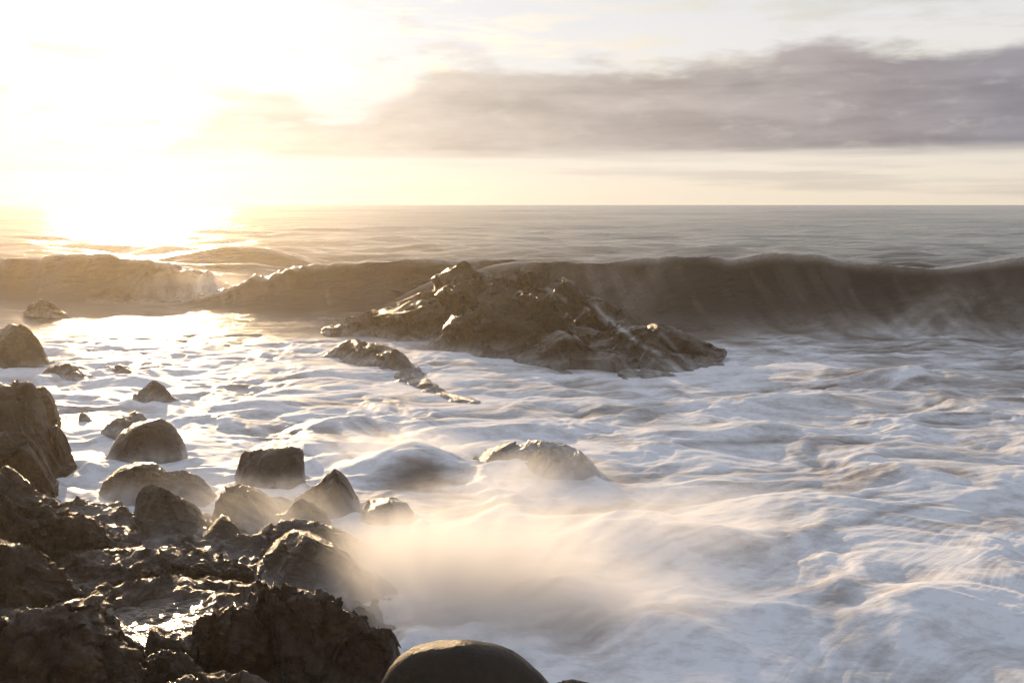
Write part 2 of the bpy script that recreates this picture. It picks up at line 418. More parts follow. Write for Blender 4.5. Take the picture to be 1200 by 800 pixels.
# foam amount
cov = 0.90 + 0.28 * perlin2(wx * 0.5, wy * 0.8, 51) + 0.22 * perlin2(wx * 1.3, wy * 2.0, 52) + 0.14 * perlin2(wx * 3.1, wy * 4.3, 53)
cov = cov + 1.2 * np.clip(heap, -0.2, 0.3)
hump = lump(485, 560, 0.6, 0.35, 0.55, 0.1, 1.4)
cov = cov - hump + 0.25 * collar
right_open = sstep(3.5, 8.0, x) * sstep(13, 17, y)
cov = cov - 0.28 * right_open
streak = streak * (0.34 + 0.66 * sstep(7.0, 11.5, y))
foam = np.clip(cov + 0.14 * streak, 0.05, 1.0) * surf
# lace of foam left on the shoreward flat and drawn up the wave faces
lace = sstep(0.25, 1.5, streak + 1.2 * perlin2(x * 0.5, y * 0.3, 55))
facef = FACE[ns]
foam = np.maximum(foam, 0.26 * lace * (1 - sstep(25, 33, y)) * (0.35 + 0.65 * (1 - facef)))
drip = sstep(1.0, 3.2, l3 + 0.5 * l2 + 1.5 * perlin2(x * 0.9, x * 0.2, 56))
foam = np.maximum(foam, 0.16 * drip * facef)
foam = np.maximum(foam, LIP[ns] * np.clip(0.34 + 0.6 * perlin2(x * 0.5, y * 0.4, 57), 0, 0.5))
# broken shoulder of the sun side wave
sh = on_z(235, 352)
foam = np.maximum(foam, 0.75 * np.exp(-(((x - sh[0]) / 2.4) ** 2 + ((y - sh[1]) / 1.6) ** 2)) * (0.7 + 0.25 * streak))
sh2 = on_z(720, 372)
foam = np.maximum(foam, 0.34 * np.exp(-(((x - sh2[0]) / 1.6) ** 2 + ((y - sh2[1]) / 2.2) ** 2)) * np.clip(0.6 + 0.25 * streak + 0.5 * perlin2(x * 0.9, y * 0.9, 58), 0, 1))
FOAM = np.zeros_like(GY); FOAM[ns] = np.clip(foam, 0, 1)
SILT = 1 - sstep(34, 75, GY)
PY = GY + DY

verts = np.stack([GX, PY, Z], -1).reshape(-1, 3)
quads = grid_faces(NR, NC)
fmask = wid.reshape(-1)[quads].max(1)
fy = GY.reshape(-1)[quads[:, 0]]; fx = GX.reshape(-1)[quads[:, 0]]
kind = np.zeros(len(quads), dtype=np.int8)
kind[fy < 23.5] = 4
kind[fmask > 0] = fmask[fmask > 0]
kind[(kind == 2)] = 2
# normals of the whole sheet so that the pieces meet without a visible seam
def sheet_normals(P):
    P = P.reshape(NR, NC, 3)
    dj = np.gradient(P, axis=0); di = np.gradient(P, axis=1)
    n = np.cross(di, dj); n /= np.linalg.norm(n, axis=-1, keepdims=True) + 1e-12
    return n.reshape(-1, 3)
NORM = sheet_normals(verts)
def sea_piece(name, sel):
    q = quads[sel]
    used, inv = np.unique(q, return_inverse=True)
    o = link_mesh(name, verts[used], inv.reshape(-1, 4), M_SEA, attrs={'foam': FOAM.reshape(-1)[used], 'silt': SILT.reshape(-1)[used]})
    o.data.normals_split_custom_set_from_vertices(NORM[used].astype(np.float32))
    return o
tag(sea_piece("sea", kind == 0), kind="structure")
tag(sea_piece("surf_foam", kind == 4), "white churned foam sweeping between the rocks and the breakers", kind="stuff")
tag(sea_piece("breaking_wave", kind == 1), "sunlit hazy breaker curling in front of the sun glare, left of the bright gap", "wave", "waves breaking behind the rocks")
tag(sea_piece("breaking_wave", kind == 2), "golden breaker peeling from the bright gap to the large central rock", "wave", "waves breaking behind the rocks")
tag(sea_piece("breaking_wave", kind == 3), "long dark brown breaker rearing up right of the large central rock", "wave", "waves breaking behind the rocks")

# ------------------------------------------------------------------ rocks
def fit_skyline(P, top, zb, nb=26, passes=2):
    """raise or lower a rough rock column by column until its skyline has the height measured for it"""
    top = np.array(top, float)
    for _ in range(passes):
        ppx, ppy = px_of(P[:, 0], P[:, 1], P[:, 2])
        cs = np.linspace(top[0, 0], top[-1, 0], nb); hw = (cs[1] - cs[0]) * 0.7
        sc = []
        for c in cs:
            idx = np.where(np.abs(ppx - c) < hw)[0]
            if len(idx) == 0: sc.append(1.0); continue
            k = idx[ppy[idx].argmin()]
            tz = at_y(ppx[k], np.interp(ppx[k], top[:, 0], top[:, 1]), P[k, 1])[2]
            sc.append(np.clip((tz - zb) / max(P[k, 2] - zb, 0.02), 0.6, 1.6))
        sc = np.array(sc); sc = np.convolve(np.pad(sc, 2, mode='edge'), [0.1, 0.2, 0.4, 0.2, 0.1], 'valid')
        f = np.interp(ppx, cs, sc)
        up = P[:, 2] > zb
        P[up, 2] = zb + (P[up, 2] - zb) * f[up]
    return P

def chop(P, seed, cuts, lo=0.74, hi=0.97, up=0.25):
    """knock flat faces off a boulder"""
    r = np.random.default_rng(seed)
    for _ in range(cuts):
        n = r.normal(size=3); n[2] = abs(n[2]) * 0.9 + up; n[1] = n[1] if r.random() < 0.4 else -abs(n[1]); n[0] *= 0.75; n /= np.linalg.norm(n)
        d = P @ n
        lim = np.quantile(d, r.uniform(lo, hi))
        P = P - np.maximum(d - lim, 0)[:, None] * n * 0.94
    return P

def waterline_wash(P, zb, amount, seed):
    """foam film left on the rock just above the water"""
    if amount <= 0: return np.zeros(len(P))
    h = P[:, 2] - zb - 0.05 - 0.10 * perlin3(P * 3.0, seed)
    return amount * np.exp(-np.maximum(h, 0) / 0.07) * np.clip(0.7 + 0.5 * perlin3(P * np.array([9, 9, 4.0]), seed + 2), 0, 1)

def subdivide_line(px, pts):
    a = np.array(pts, dtype=float)
    return np.interp(px, a[:, 0], a[:, 1])

def rock(name, label, top, base, zb=0.0, depth=0.9, mat=None, seed=1, rough=1.0, cell=0.33, n=90, e=0.8, back=1.0, cat="rock", group=None, square=2.4, sink=0.25, wash=None, lean=0.0, cuts=18, film=0.0, veil=0.0):
    """a solid rock: TOP is its skyline and BASE its front waterline as seen from the shore (both read off the photograph); it gets its own distance, depth and back"""
    mat = mat or M_ROCK
    x0, x1 = top[0][0], top[-1][0]
    t = np.linspace(0, 1, n)
    u = 0.5 - 0.5 * np.cos(np.pi * t); u = 0.6 * u + 0.4 * t
    px = x0 + (x1 - x0) * u
    ty = subdivide_line(px, top); by = np.maximum(subdivide_line(px, base), ty + 0.3)
    if mat is M_BOULDER:
        k_ = np.hanning(41); ty, by = (np.convolve(np.pad(v_, 20, mode='reflect', reflect_type='odd'), k_ / k_.sum(), 'valid') for v_ in (ty, by))
    w = np.maximum(1 - np.abs(2 * u - 1) ** square, 0) ** (1 / 2.0)
    front = np.array([on_z(a, b, zb) for a, b in zip(px, by)])
    wid_m = (x1 - x0) / FPX * front[:, 1].mean()
    dep = depth * wid_m
    ymid = front[n // 2, 1]
    m = max(60, int(n * 0.9))
    ph = np.linspace(-0.18, math.pi + 0.18, m)
    V = np.empty((m, n, 3))
    for i in range(n):
        rid = at_y(px[i], ty[i], front[i, 1] + dep * 0.5 * w[i] + 0.004)
        H = max(rid[2] - zb, 0.004)
        df = rid[1] - front[i, 1]
        c, s = np.cos(ph), np.sin(ph)
        cc = np.sign(c) * np.abs(c) ** e; ss = np.sign(s) * np.abs(s) ** e
        yy = rid[1] - np.where(cc > 0, df * cc, df * back * cc)
        zz = zb + np.where(s >= 0, H * ss, -sink)
        V[:, i, 0] = rid[0] * (yy / rid[1]) * 0.35 + rid[0] * 0.65
        V[:, i, 1] = yy
        V[:, i, 2] = zz
        below = s < 0
        V[below, i, 2] = zb - sink
        if lean: V[:, i, 1] += lean * (V[:, i, 2] - zb)
    P = V.reshape(-1, 3)
    size = min(wid_m, max(np.ptp(P[:, 2]), 0.1) * 1.6)
    P3 = P.reshape(m, n, 3)
    dj = np.gradient(P3, axis=0); di = np.gradient(P3, axis=1)
    nn = np.cross(di, dj); nn /= np.linalg.norm(nn, axis=-1, keepdims=True) + 1e-9
    if nn[m // 2, n // 2, 2] < 0: nn = -nn
    N_ = nn.reshape(-1, 3)
    q = P + seed * 3.7
    edge = (0.3 + 0.7 * np.minimum(1, w / 0.35))[None, :].repeat(m, 0).reshape(-1)
    d = size * rough * (0.07 * fbm3(q / size * 1.6, 2, seed))
    P = P + N_ * (d * edge)[:, None]
    if cuts:
        a0, a1 = P[:, 0].min(), P[:, 0].max()
        P = chop(P, seed + 100, cuts)
        b0, b1 = P[:, 0].min(), P[:, 0].max()
        P[:, 0] = a0 + (P[:, 0] - b0) * (a1 - a0) / (b1 - b0)
    q = P + seed * 3.7
    d = 0 if mat is M_BOULDER else rough * (0.30 * facets(q, cell * size * 1.3, seed + 9, 0.6) + 0.20 * facets(q, cell * size * 0.5, seed + 19, 0.6))
    d = d + size * rough * (0.05 if mat is M_BOULDER else 0.012) * fbm3(q / size * 7, 4, seed + 5, 0.55)
    if mat in (M_CRAG, M_ORANGE): d += rough * (0.010 * fbm3(q * 7, 4, seed + 6, 0.6, True) + 0.45 * facets(q, 0.13, seed + 29, 0.6))
    P = P + N_ * (d * edge)[:, None]
    if mat is not M_BOULDER: P = fit_skyline(P, top, zb)
    # close the ends and the underside with the loft itself
    F = grid_faces(m, n)
    bot0 = np.arange(n); bot1 = (m - 1) * n + np.arange(n)
    B = np.stack([bot1[:-1], bot1[1:], bot0[1:], bot0[:-1]], -1)
    F = np.vstack([F, B])
    cap = []
    for col in (0, n - 1):
        ids = np.arange(m) * n + col
        for a in range(m // 2):
            b = m - 1 - a
            if b - a > 2:
                qd = [ids[a], ids[a + 1], ids[b - 1], ids[b]]
                cap.append(qd if col == 0 else qd[::-1])
    F = np.vstack([F, np.array(cap)])
    wa = waterline_wash(P, zb, film, seed)
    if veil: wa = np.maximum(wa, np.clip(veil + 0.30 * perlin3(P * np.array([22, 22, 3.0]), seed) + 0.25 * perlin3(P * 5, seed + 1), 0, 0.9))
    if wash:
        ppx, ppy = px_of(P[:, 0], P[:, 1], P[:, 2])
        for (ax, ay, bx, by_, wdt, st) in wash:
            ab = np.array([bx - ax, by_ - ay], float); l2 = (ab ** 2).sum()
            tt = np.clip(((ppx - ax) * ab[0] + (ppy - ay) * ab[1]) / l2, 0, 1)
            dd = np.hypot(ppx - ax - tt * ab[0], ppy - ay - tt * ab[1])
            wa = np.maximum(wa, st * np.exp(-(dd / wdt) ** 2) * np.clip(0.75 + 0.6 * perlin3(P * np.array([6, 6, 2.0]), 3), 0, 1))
    o = link_mesh(name, P, F, mat, attrs={'wash': wa})
    return tag(o, label, cat, group)

def ridge_rock(name, label, ridges, mat, res, seed, noise=1.0, cat="rock", group=None, floor=-0.35, wash=(), margin=1.5, sky_line=None, film=0.0):
    """a crag built up from ridge lines: every ridge is a chain of points with a height and a slope on either side"""
    pts = np.concatenate([np.array([[*at_y(a, b, yy), sl] for a, b, yy, sl in r]) for r in ridges])
    x0, x1 = pts[:, 0].min() - margin, pts[:, 0].max() + margin
    y0, y1 = pts[:, 1].min() - margin * 1.6, pts[:, 1].max() + margin * 1.2
    xs = np.arange(x0, x1, res); ys = np.arange(y0, y1, res)
    X, Y = np.meshgrid(xs, ys)
    Xw = X + noise * (0.14 * perlin2(X * 1.1, Y * 1.1, seed) + 0.05 * perlin2(X * 3, Y * 3, seed + 1)); Yw = Y + noise * (0.14 * perlin2(X * 1.1, Y * 1.1, seed + 2) + 0.05 * perlin2(X * 3, Y * 3, seed + 3))
    Zr = np.full(X.shape, -9.0)
    for r in ridges:
        P = np.array([[*at_y(a, b, yy), sl] for a, b, yy, sl in r])
        for A, B in zip(P[:-1], P[1:]):
            ab = B[:2] - A[:2]; l2 = (ab ** 2).sum()
            t = np.clip(((Xw - A[0]) * ab[0] + (Yw - A[1]) * ab[1]) / l2, 0, 1)
            d = np.hypot(Xw - A[0] - t * ab[0], Yw - A[1] - t * ab[1])
            z = A[2] + t * (B[2] - A[2]) - (A[3] + t * (B[3] - A[3])) * (d ** 1.08)
            Zr = np.maximum(Zr, z)
    keep = Zr > floor
    q = np.stack([X.ravel(), Y.ravel(), Zr.ravel()], 1)
    qs = q * np.array([1, 1, 1.0])
    # strata dip: crags are longer along the ridge
    rot = q @ np.array([[0.8, -0.55, 0.2], [0.55, 0.8, 0.1], [-0.2, 0.0, 1.0]]).T * np.array([0.7, 1.25, 1.2])
    d = noise * (0.07 * fbm3(rot * 1.2, 3, seed) + 0.02 * fbm3(rot * 4.5, 4, seed + 4, 0.55, True))
    d += noise * (0.62 * facets(rot, 0.75, seed + 7, 0.6) + 0.50 * facets(rot, 0.30, seed + 8, 0.6) + 0.40 * facets(rot, 0.12, seed + 6, 0.6))
    d *= sstep(-0.15, 0.35, Zr).ravel() * 0.8 + 0.2
    gy_, gx_ = np.gradient(Zr, res)
    nn = np.stack([-gx_.ravel(), -gy_.ravel(), np.ones(X.size)], 1); nn /= np.linalg.norm(nn, axis=1)[:, None]
    P = q + nn * d[:, None]
    P[:, 2] = np.maximum(P[:, 2], floor - 0.2)
    if sky_line: P = fit_skyline(P, sky_line, 0.0, 60, 2)
    F = grid_faces(len(ys), len(xs))
    F = F[keep.ravel()[F].any(1)]
    used, inv = np.unique(F, return_inverse=True)
    P = P[used]
    wa = waterline_wash(P, 0.0, film, seed)
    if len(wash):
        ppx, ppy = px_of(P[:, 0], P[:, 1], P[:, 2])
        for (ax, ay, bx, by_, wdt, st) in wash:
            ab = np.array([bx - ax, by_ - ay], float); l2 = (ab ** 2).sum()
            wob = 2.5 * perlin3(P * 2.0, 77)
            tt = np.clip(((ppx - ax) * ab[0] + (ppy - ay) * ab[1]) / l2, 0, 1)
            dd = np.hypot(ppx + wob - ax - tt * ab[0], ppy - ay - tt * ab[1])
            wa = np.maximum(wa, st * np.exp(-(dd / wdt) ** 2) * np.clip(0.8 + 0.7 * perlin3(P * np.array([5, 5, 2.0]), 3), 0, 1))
    o = link_mesh(name, P, inv.reshape(-1, 4), mat, attrs={'wash': wa})
    return tag(o, label, cat, group)

ridge_rock("rock_islet", "large craggy brown rock island with a pointed peak in front of the breaking wave", [
    [(372, 391, 23.4, 1.0), (395, 377, 23.5, 0.7), (430, 365, 24.0, 0.55), (470, 354, 24.4, 0.6), (492, 343, 24.5, 0.62), (512, 322, 24.3, 0.70), (530, 312, 24.1, 0.72), (545, 306, 24.0, 0.72), (558, 313, 23.8, 0.72), (575, 326, 23.3, 0.7), (592, 340, 22.6, 0.7)],
    [(566, 321, 24.8, 0.8), (600, 316, 24.7, 0.8), (622, 315, 24.6, 0.8), (650, 320, 24.3, 0.8), (690, 343, 23.2, 0.8)],
    [(594, 336, 22.2, 0.72), (606, 325, 22.0, 0.72), (626, 326, 21.6, 0.72), (642, 338, 21.2, 0.7), (660, 360, 20.6, 0.55), (700, 391, 19.2, 0.42), (740, 408, 18.4, 0.36), (775, 419, 18.0, 0.36), (790, 428, 17.8, 0.4)],
    [(606, 330, 21.8, 0.8), (610, 358, 21.2, 0.55), (580, 388, 21.2, 0.45), (660, 400, 20.0, 0.42)],
    [(642, 330, 23.0, 0.7), (690, 345, 22.5, 0.7), (718, 357, 21.6, 0.75), (745, 371, 20.8, 0.7), (780, 381, 19.9, 0.7), (805, 389, 19.3, 0.85), (820, 400, 18.9, 1.1), (826, 414, 18.6, 1.4)],
    [(745, 372, 20.6, 0.7), (770, 398, 19.0, 0.6), (798, 418, 18.2, 0.7), (808, 426, 18.0, 0.9)],
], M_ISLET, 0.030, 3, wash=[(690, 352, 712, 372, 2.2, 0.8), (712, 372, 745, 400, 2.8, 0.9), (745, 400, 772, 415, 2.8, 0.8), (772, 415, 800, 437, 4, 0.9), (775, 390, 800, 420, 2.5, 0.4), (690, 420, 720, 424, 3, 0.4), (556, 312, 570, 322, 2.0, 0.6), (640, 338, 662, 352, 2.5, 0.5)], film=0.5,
 sky_line=[(366, 392), (395, 377), (430, 365), (470, 354), (492, 343), (512, 322), (530, 312), (545, 305), (556, 311), (568, 320), (600, 315), (622, 314), (632, 321), (650, 319), (665, 328), (690, 345), (718, 357), (745, 371), (780, 380), (805, 389), (824, 403), (836, 432)])

ridge_rock("reef_rock", "low jagged ridge of rock washed by foam in front of the large rock island", [
    [(388, 411, 19.9, 0.9), (402, 402, 19.9, 0.9), (416, 400, 19.7, 0.9), (428, 405, 19.3, 0.9), (445, 407, 18.9, 0.9), (462, 412, 18.4, 0.9), (476, 420, 17.9, 0.9), (481, 431, 17.3, 0.9), (492, 441, 16.7, 0.8), (508, 447, 16.3, 0.8), (528, 455, 15.8, 0.8), (546, 464, 15.3, 0.8), (556, 472, 15.0, 0.8)],
], M_ISLET, 0.026, 13, noise=0.6, margin=0.8, floor=-0.2, film=0.6,
 sky_line=[(386, 412), (402, 400), (416, 396), (428, 401), (445, 403), (462, 408), (476, 416), (481, 426), (492, 436), (508, 442), (528, 450), (546, 459), (558, 473)])

# boulders and outcrops: skyline, waterline
G1 = "dark boulders in the surf"
rock("sea_rock", "small far rock alone in the sun glare beneath the hazy breaker", [(26, 367), (36, 355), (46, 350), (56, 352), (66, 358), (76, 366), (84, 371)], [(26, 370), (84, 373)], film=0.7, seed=2, depth=0.5, n=60, cat="rock")
rock("boulder", "large round-shouldered boulder cut by the left edge, above the foam channel", [(-40, 400), (-18, 392), (0, 385), (14, 378), (26, 380), (40, 391), (49, 404), (55, 420), (58, 429)], [(-40, 438), (20, 437), (58, 433)], film=0.7, seed=3, depth=0.8, mat=M_PALE, e=0.6)
rock("boulder", "small low boulder touching the right side of the large round-shouldered one", [(48, 436), (57, 428), (68, 428), (80, 425), (88, 428), (97, 437), (106, 447)], [(48, 438), (80, 444), (106, 449)], film=0.7, seed=4, depth=0.7, n=70)
rock("boulder", "flat golden-edged rock just breaking the foam, farther out than the pointed one", [(114, 433), (125, 428), (133, 430), (138, 426), (149, 429), (160, 435), (168, 439)], [(114, 437), (140, 440), (168, 443)], film=0.7, seed=5, depth=0.8, n=60, rough=0.7)
rock("boulder", "pointed triangular boulder standing alone in white water", [(147, 468), (160, 460), (170, 453), (180, 445), (190, 450), (200, 461), (206, 471)], [(147, 472), (175, 476), (206, 475)], film=0.7, seed=6, depth=0.8, n=80, rough=0.75, e=0.9)
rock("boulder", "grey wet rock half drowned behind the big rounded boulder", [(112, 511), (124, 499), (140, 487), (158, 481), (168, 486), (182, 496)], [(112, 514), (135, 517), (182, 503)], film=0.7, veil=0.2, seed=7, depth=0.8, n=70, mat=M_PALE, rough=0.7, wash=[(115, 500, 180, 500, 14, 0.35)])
rock("boulder", "tiny dark rock tip in the foam channel", [(90, 492), (94, 484), (100, 483), (106, 490)], [(90, 494), (106, 494)], film=0.7, seed=8, depth=0.9, n=40, rough=0.6)
rock("boulder", "big smooth rounded boulder with foam swirling at its foot", [(126, 537), (132, 520), (142, 506), (155, 496), (174, 491), (190, 490), (203, 498), (212, 511), (218, 527)], [(126, 542), (170, 548), (218, 540)], film=0.7, cuts=8, seed=9, depth=0.9, n=100, rough=0.35, e=0.8)
rock("boulder", "low dark rounded boulder in shadow in front of the big smooth one", [(114, 580), (124, 560), (140, 547), (160, 541), (180, 541), (194, 550), (200, 566)], [(114, 586), (160, 592), (200, 586)], film=0.7, cuts=6, seed=10, depth=0.9, n=90, rough=0.35)
rock("boulder", "two-humped boulder with a golden rim behind the pale-faced wedge", [(154, 575), (168, 556), (184, 549), (199, 553), (213, 550), (232, 556), (245, 568), (252, 582)], [(154, 590), (200, 596), (252, 592)], film=0.7, seed=12, depth=0.8, n=90, rough=0.6)
rock("boulder", "pale-faced wedge-shaped boulder leaning among the dark rocks", [(134, 630), (143, 598), (152, 573), (165, 566), (185, 569), (206, 579), (228, 591), (242, 606), (246, 622)], [(134, 640), (190, 648), (246, 634)], film=0.7, seed=14, depth=0.8, n=120, mat=M_PALE, rough=0.6, e=0.7, zb=0.02)
rock("boulder", "flat-topped block with a bright sunlit upper face", [(273, 550), (276, 533), (286, 528), (312, 525), (345, 522), (355, 527), (361, 541), (357, 560)], [(273, 566), (305, 582), (357, 572)], film=0.7, seed=15, depth=0.75, n=110, rough=0.5, e=0.5, square=4)
rock("boulder", "broad peaked rock in blowing spray below the flat-topped block", [(230, 606), (248, 580), (264, 573), (282, 565), (300, 571), (316, 582), (330, 596)], [(230, 622), (280, 626), (330, 612)], film=0.7, seed=16, depth=0.8, n=110, rough=0.65)
rock("boulder", "horn-shaped pointed boulder at the edge of the spray", [(340, 590), (364, 571), (381, 562), (385, 552), (391, 548), (400, 553), (411, 568), (420, 584), (424, 596)], [(340, 606), (390, 614), (424, 604)], film=0.7, seed=17, depth=0.7, n=110, rough=0.5)
rock("boulder", "small pale pyramid-like stone beside the pale-faced wedge", [(232, 634), (247, 616), (260, 601), (272, 609), (288, 624)], [(232, 646), (262, 652), (288, 640)], film=0.7, seed=18, depth=0.8, n=80, mat=M_PALE, rough=0.5, zb=0.03)
rock("boulder", "low sliver of rock under the flat-topped block", [(302, 592), (314, 583), (328, 581), (348, 588), (356, 594)], [(302, 600), (356, 602)], film=0.7, seed=20, depth=0.8, n=60, rough=0.5)
rock("boulder", "golden-edged stone just below the horn-shaped one", [(312, 606), (338, 596), (351, 584), (361, 585), (376, 596), (392, 612)], [(312, 622), (350, 626), (392, 622)], film=0.7, seed=21, depth=0.7, n=90, rough=0.6)
rock("boulder", "long low rock with a thin gold rim fading into spray", [(296, 644), (308, 617), (324, 610), (346, 607), (372, 611), (402, 621), (424, 634), (436, 646)], [(296, 658), (360, 664), (436, 656)], film=0.7, seed=22, depth=0.6, n=120, rough=0.6, zb=0.03)
rock("boulder", "sloping brown rock nearest the burst of spray, bright along its left crest", [(282, 676), (300, 656), (314, 646), (331, 625), (350, 619), (376, 627), (402, 644), (424, 664), (436, 680)], [(282, 700), (350, 708), (436, 694)], film=0.7, seed=23, depth=0.65, n=130, rough=0.65, zb=0.05)
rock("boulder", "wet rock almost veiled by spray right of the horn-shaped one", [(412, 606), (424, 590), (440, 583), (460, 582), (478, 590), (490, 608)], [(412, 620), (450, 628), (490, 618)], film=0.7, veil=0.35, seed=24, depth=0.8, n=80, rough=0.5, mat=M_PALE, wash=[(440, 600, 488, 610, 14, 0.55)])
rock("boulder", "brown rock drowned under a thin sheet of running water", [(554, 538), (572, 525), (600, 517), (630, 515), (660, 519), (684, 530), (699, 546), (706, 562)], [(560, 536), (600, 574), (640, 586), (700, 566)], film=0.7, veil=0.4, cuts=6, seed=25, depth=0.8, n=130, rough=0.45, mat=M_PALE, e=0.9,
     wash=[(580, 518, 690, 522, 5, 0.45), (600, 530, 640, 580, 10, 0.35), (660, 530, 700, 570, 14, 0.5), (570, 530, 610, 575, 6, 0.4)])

# tall outcrop at the left edge
G2 = "outcrop blocks on the left shore"
rock("outcrop", "tall cracked outcrop against the left edge with steep streaked faces", [(-70, 455), (-30, 452), (0, 449), (18, 447), (34, 445), (45, 456), (53, 474), (60, 500), (66, 530), (72, 560)], [(-70, 578), (0, 576), (40, 572), (72, 566)], seed=31, depth=0.75, n=150, mat=M_ROCK, e=0.55, rough=0.9, cell=0.26, cat="outcrop")
rock("outcrop", "rounded upper block tucked behind the tall cracked outcrop", [(36, 470), (42, 455), (52, 452), (61, 462), (68, 481), (69, 500)], [(36, 508), (69, 506)], seed=32, depth=0.9, n=80, e=0.6, cat="outcrop")
rock("outcrop", "low rounded block at the foot of the tall cracked outcrop, by the foam channel", [(50, 530), (58, 500), (68, 497), (78, 512), (84, 530), (90, 550)], [(50, 562), (90, 556)], seed=33, depth=0.8, n=90, e=0.7, cat="outcrop")
rock("outcrop", "knobbly slab leaning on the front of the tall cracked outcrop", [(-50, 515), (-10, 508), (10, 504), (30, 508), (45, 522), (58, 548), (64, 572)], [(-50, 596), (20, 594), (64, 584)], seed=34, depth=0.5, n=120, e=0.6, zb=0.05, cat="outcrop")

# conglomerate ledges and foreground rocks
rock("ledge", "rough pebbly ledge sloping from the outcrop down to the pale-faced wedge", [(-80, 540), (-20, 548), (10, 546), (34, 566), (60, 584), (84, 596), (108, 608), (130, 622), (152, 640), (166, 656)], [(-80, 700), (60, 690), (166, 672)], zb=0.04, seed=41, depth=0.6, n=170, mat=M_CRAG, rough=1.15, cell=0.14, e=0.85, cat="ledge")
rock("ledge", "long knobbly ledge with a glinting crest above the tide pool", [(40, 668), (70, 650), (110, 643), (150, 640), (200, 638), (250, 645), (280, 654), (300, 676)], [(40, 712), (150, 716), (300, 712)], zb=0.04, seed=42, depth=0.5, n=170, mat=M_CRAG, rough=1.1, cell=0.15, e=0.6, cat="ledge")
rock("ledge", "black hummock in deep shade left of the tide pool", [(-80, 640), (-20, 628), (20, 634), (52, 648), (78, 668), (96, 694)], [(-80, 740), (20, 738), (96, 712)], zb=0.18, seed=43, depth=0.6, n=140, mat=M_CRAG, rough=1.0, cell=0.16, e=0.7, cat="ledge")
rock("outcrop", "big craggy foreground rock with gold glints, in the near corner below the tide pool", [(-120, 745), (-60, 728), (0, 720), (30, 712), (60, 708), (90, 702), (110, 704), (130, 716), (147, 736), (168, 764), (190, 788), (215, 826)], [(-120, 960), (60, 940), (215, 850)], zb=0.30, seed=44, depth=0.6, n=220, mat=M_CRAG, rough=1.1, cell=0.13, e=0.85, cat="outcrop")
rock("boulder", "small black angular stone standing in the tide pool", [(170, 764), (174, 738), (182, 732), (206, 742), (228, 758)], [(170, 774), (200, 778), (228, 768)], zb=0.34, cuts=8, seed=45, depth=0.7, n=80, rough=0.6)
rock("boulder", "rough dark stone in front of the black angular stone, below the pool", [(160, 790), (174, 768), (192, 760), (216, 764), (236, 780), (250, 806)], [(160, 830), (250, 826)], zb=0.36, seed=46, depth=0.7, n=100, mat=M_CRAG, rough=0.9)
rock("boulder", "dark rust-stained block at the right end of the tide pool", [(224, 752), (229, 724), (248, 716), (270, 708), (292, 712), (308, 730), (318, 760)], [(224, 802), (270, 812), (318, 800)], zb=0.3, seed=47, depth=0.7, n=120, mat=M_ORANGE, rough=0.8, e=0.5, square=4)
rock("boulder", "big fissured brown rock at the edge of the spray burst, beside the rust-stained block", [(270, 716), (278, 692), (300, 684), (322, 679), (348, 688), (384, 692), (412, 712), (440, 736), (456, 780), (462, 810)], [(270, 830), (360, 850), (462, 830)], zb=0.12, film=0.7, seed=48, depth=0.6, n=190, mat=M_ORANGE, rough=0.85, cell=0.24, e=0.6, cat="boulder")
rock("boulder", "dark upright block between the fissured rock and the smooth round boulder", [(388, 770), (396, 746), (420, 738), (442, 733), (462, 738), (472, 768), (476, 810)], [(388, 840), (476, 836)], zb=0.10, film=0.7, seed=49, depth=0.6, n=110, mat=M_ORANGE, rough=0.8, e=0.5, square=4)
rock("boulder", "flat glinting rock top at the bottom edge of the picture, below the rust-stained block", [(180, 812), (205, 794), (240, 786), (286, 785), (312, 796), (340, 818)], [(180, 880), (340, 880)], zb=0.34, seed=50, depth=0.6, n=120, mat=M_CRAG, rough=0.9, cell=0.18)
rock("boulder", "smooth egg-shaped wet boulder at the bottom edge, right of all the dark rocks", [(436, 830), (446, 800), (456, 780), (475, 763), (500, 754), (540, 752), (580, 757), (610, 770), (640, 794), (660, 830)], [(436, 900), (540, 930), (660, 900)], zb=0.15, cuts=0, seed=51, depth=0.5, n=160, mat=M_BOULDER, rough=0.1, e=0.8, square=2)
rock("boulder", "tip of a dark stone barely showing at the bottom edge beside the egg-shaped boulder", [(640, 806), (655, 798), (670, 795), (690, 799), (704, 810)], [(640, 840), (704, 840)], zb=0.0, seed=52, depth=0.8, n=70, rough=0.5)

# bedrock shore under the rocks: one sheet
shore_px = [(-400, 545), (-60, 560), (60, 585), (112, 605), (150, 612), (240, 606), (320, 612), (400, 632), (440, 690), (460, 770), (440, 900), (430, 1100)]
SP = np.array([on_z(a, b)[:2] for a, b in shore_px])
xs = np.arange(-7.5, 0.3, 0.02); ys = np.arange(2.6, 13.0, 0.022)
X, Y = np.meshgrid(xs, ys)
sd = np.full(X.shape, 1e9)
for A, B in zip(SP[:-1], SP[1:]):
    ab = B - A
    t = np.clip(((X - A[0]) * ab[0] + (Y - A[1]) * ab[1]) / (ab ** 2).sum(), 0, 1)
    sd = np.minimum(sd, np.hypot(X - A[0] - t * ab[0], Y - A[1] - t * ab[1]))
ordr = np.argsort(SP[:, 1])
inside = X < np.interp(Y, SP[ordr, 1], SP[ordr, 0])
sd = np.where(inside, sd, -sd)
pc = on_z(175, 726, 0.33)
Zs = np.clip(sd * 0.55, -0.6, 0.10) + 0.05 * np.clip(sd - 0.3, 0, 4)
Zs += 0.24 * np.exp(-(((X - pc[0]) / 1.0) ** 2 + ((Y - pc[1] + 0.05) / 0.75) ** 2) ** 1.5)
pool = np.exp(-(((X - pc[0]) / 0.42) ** 2 + ((Y - pc[1]) / 0.38) ** 2) ** 2)
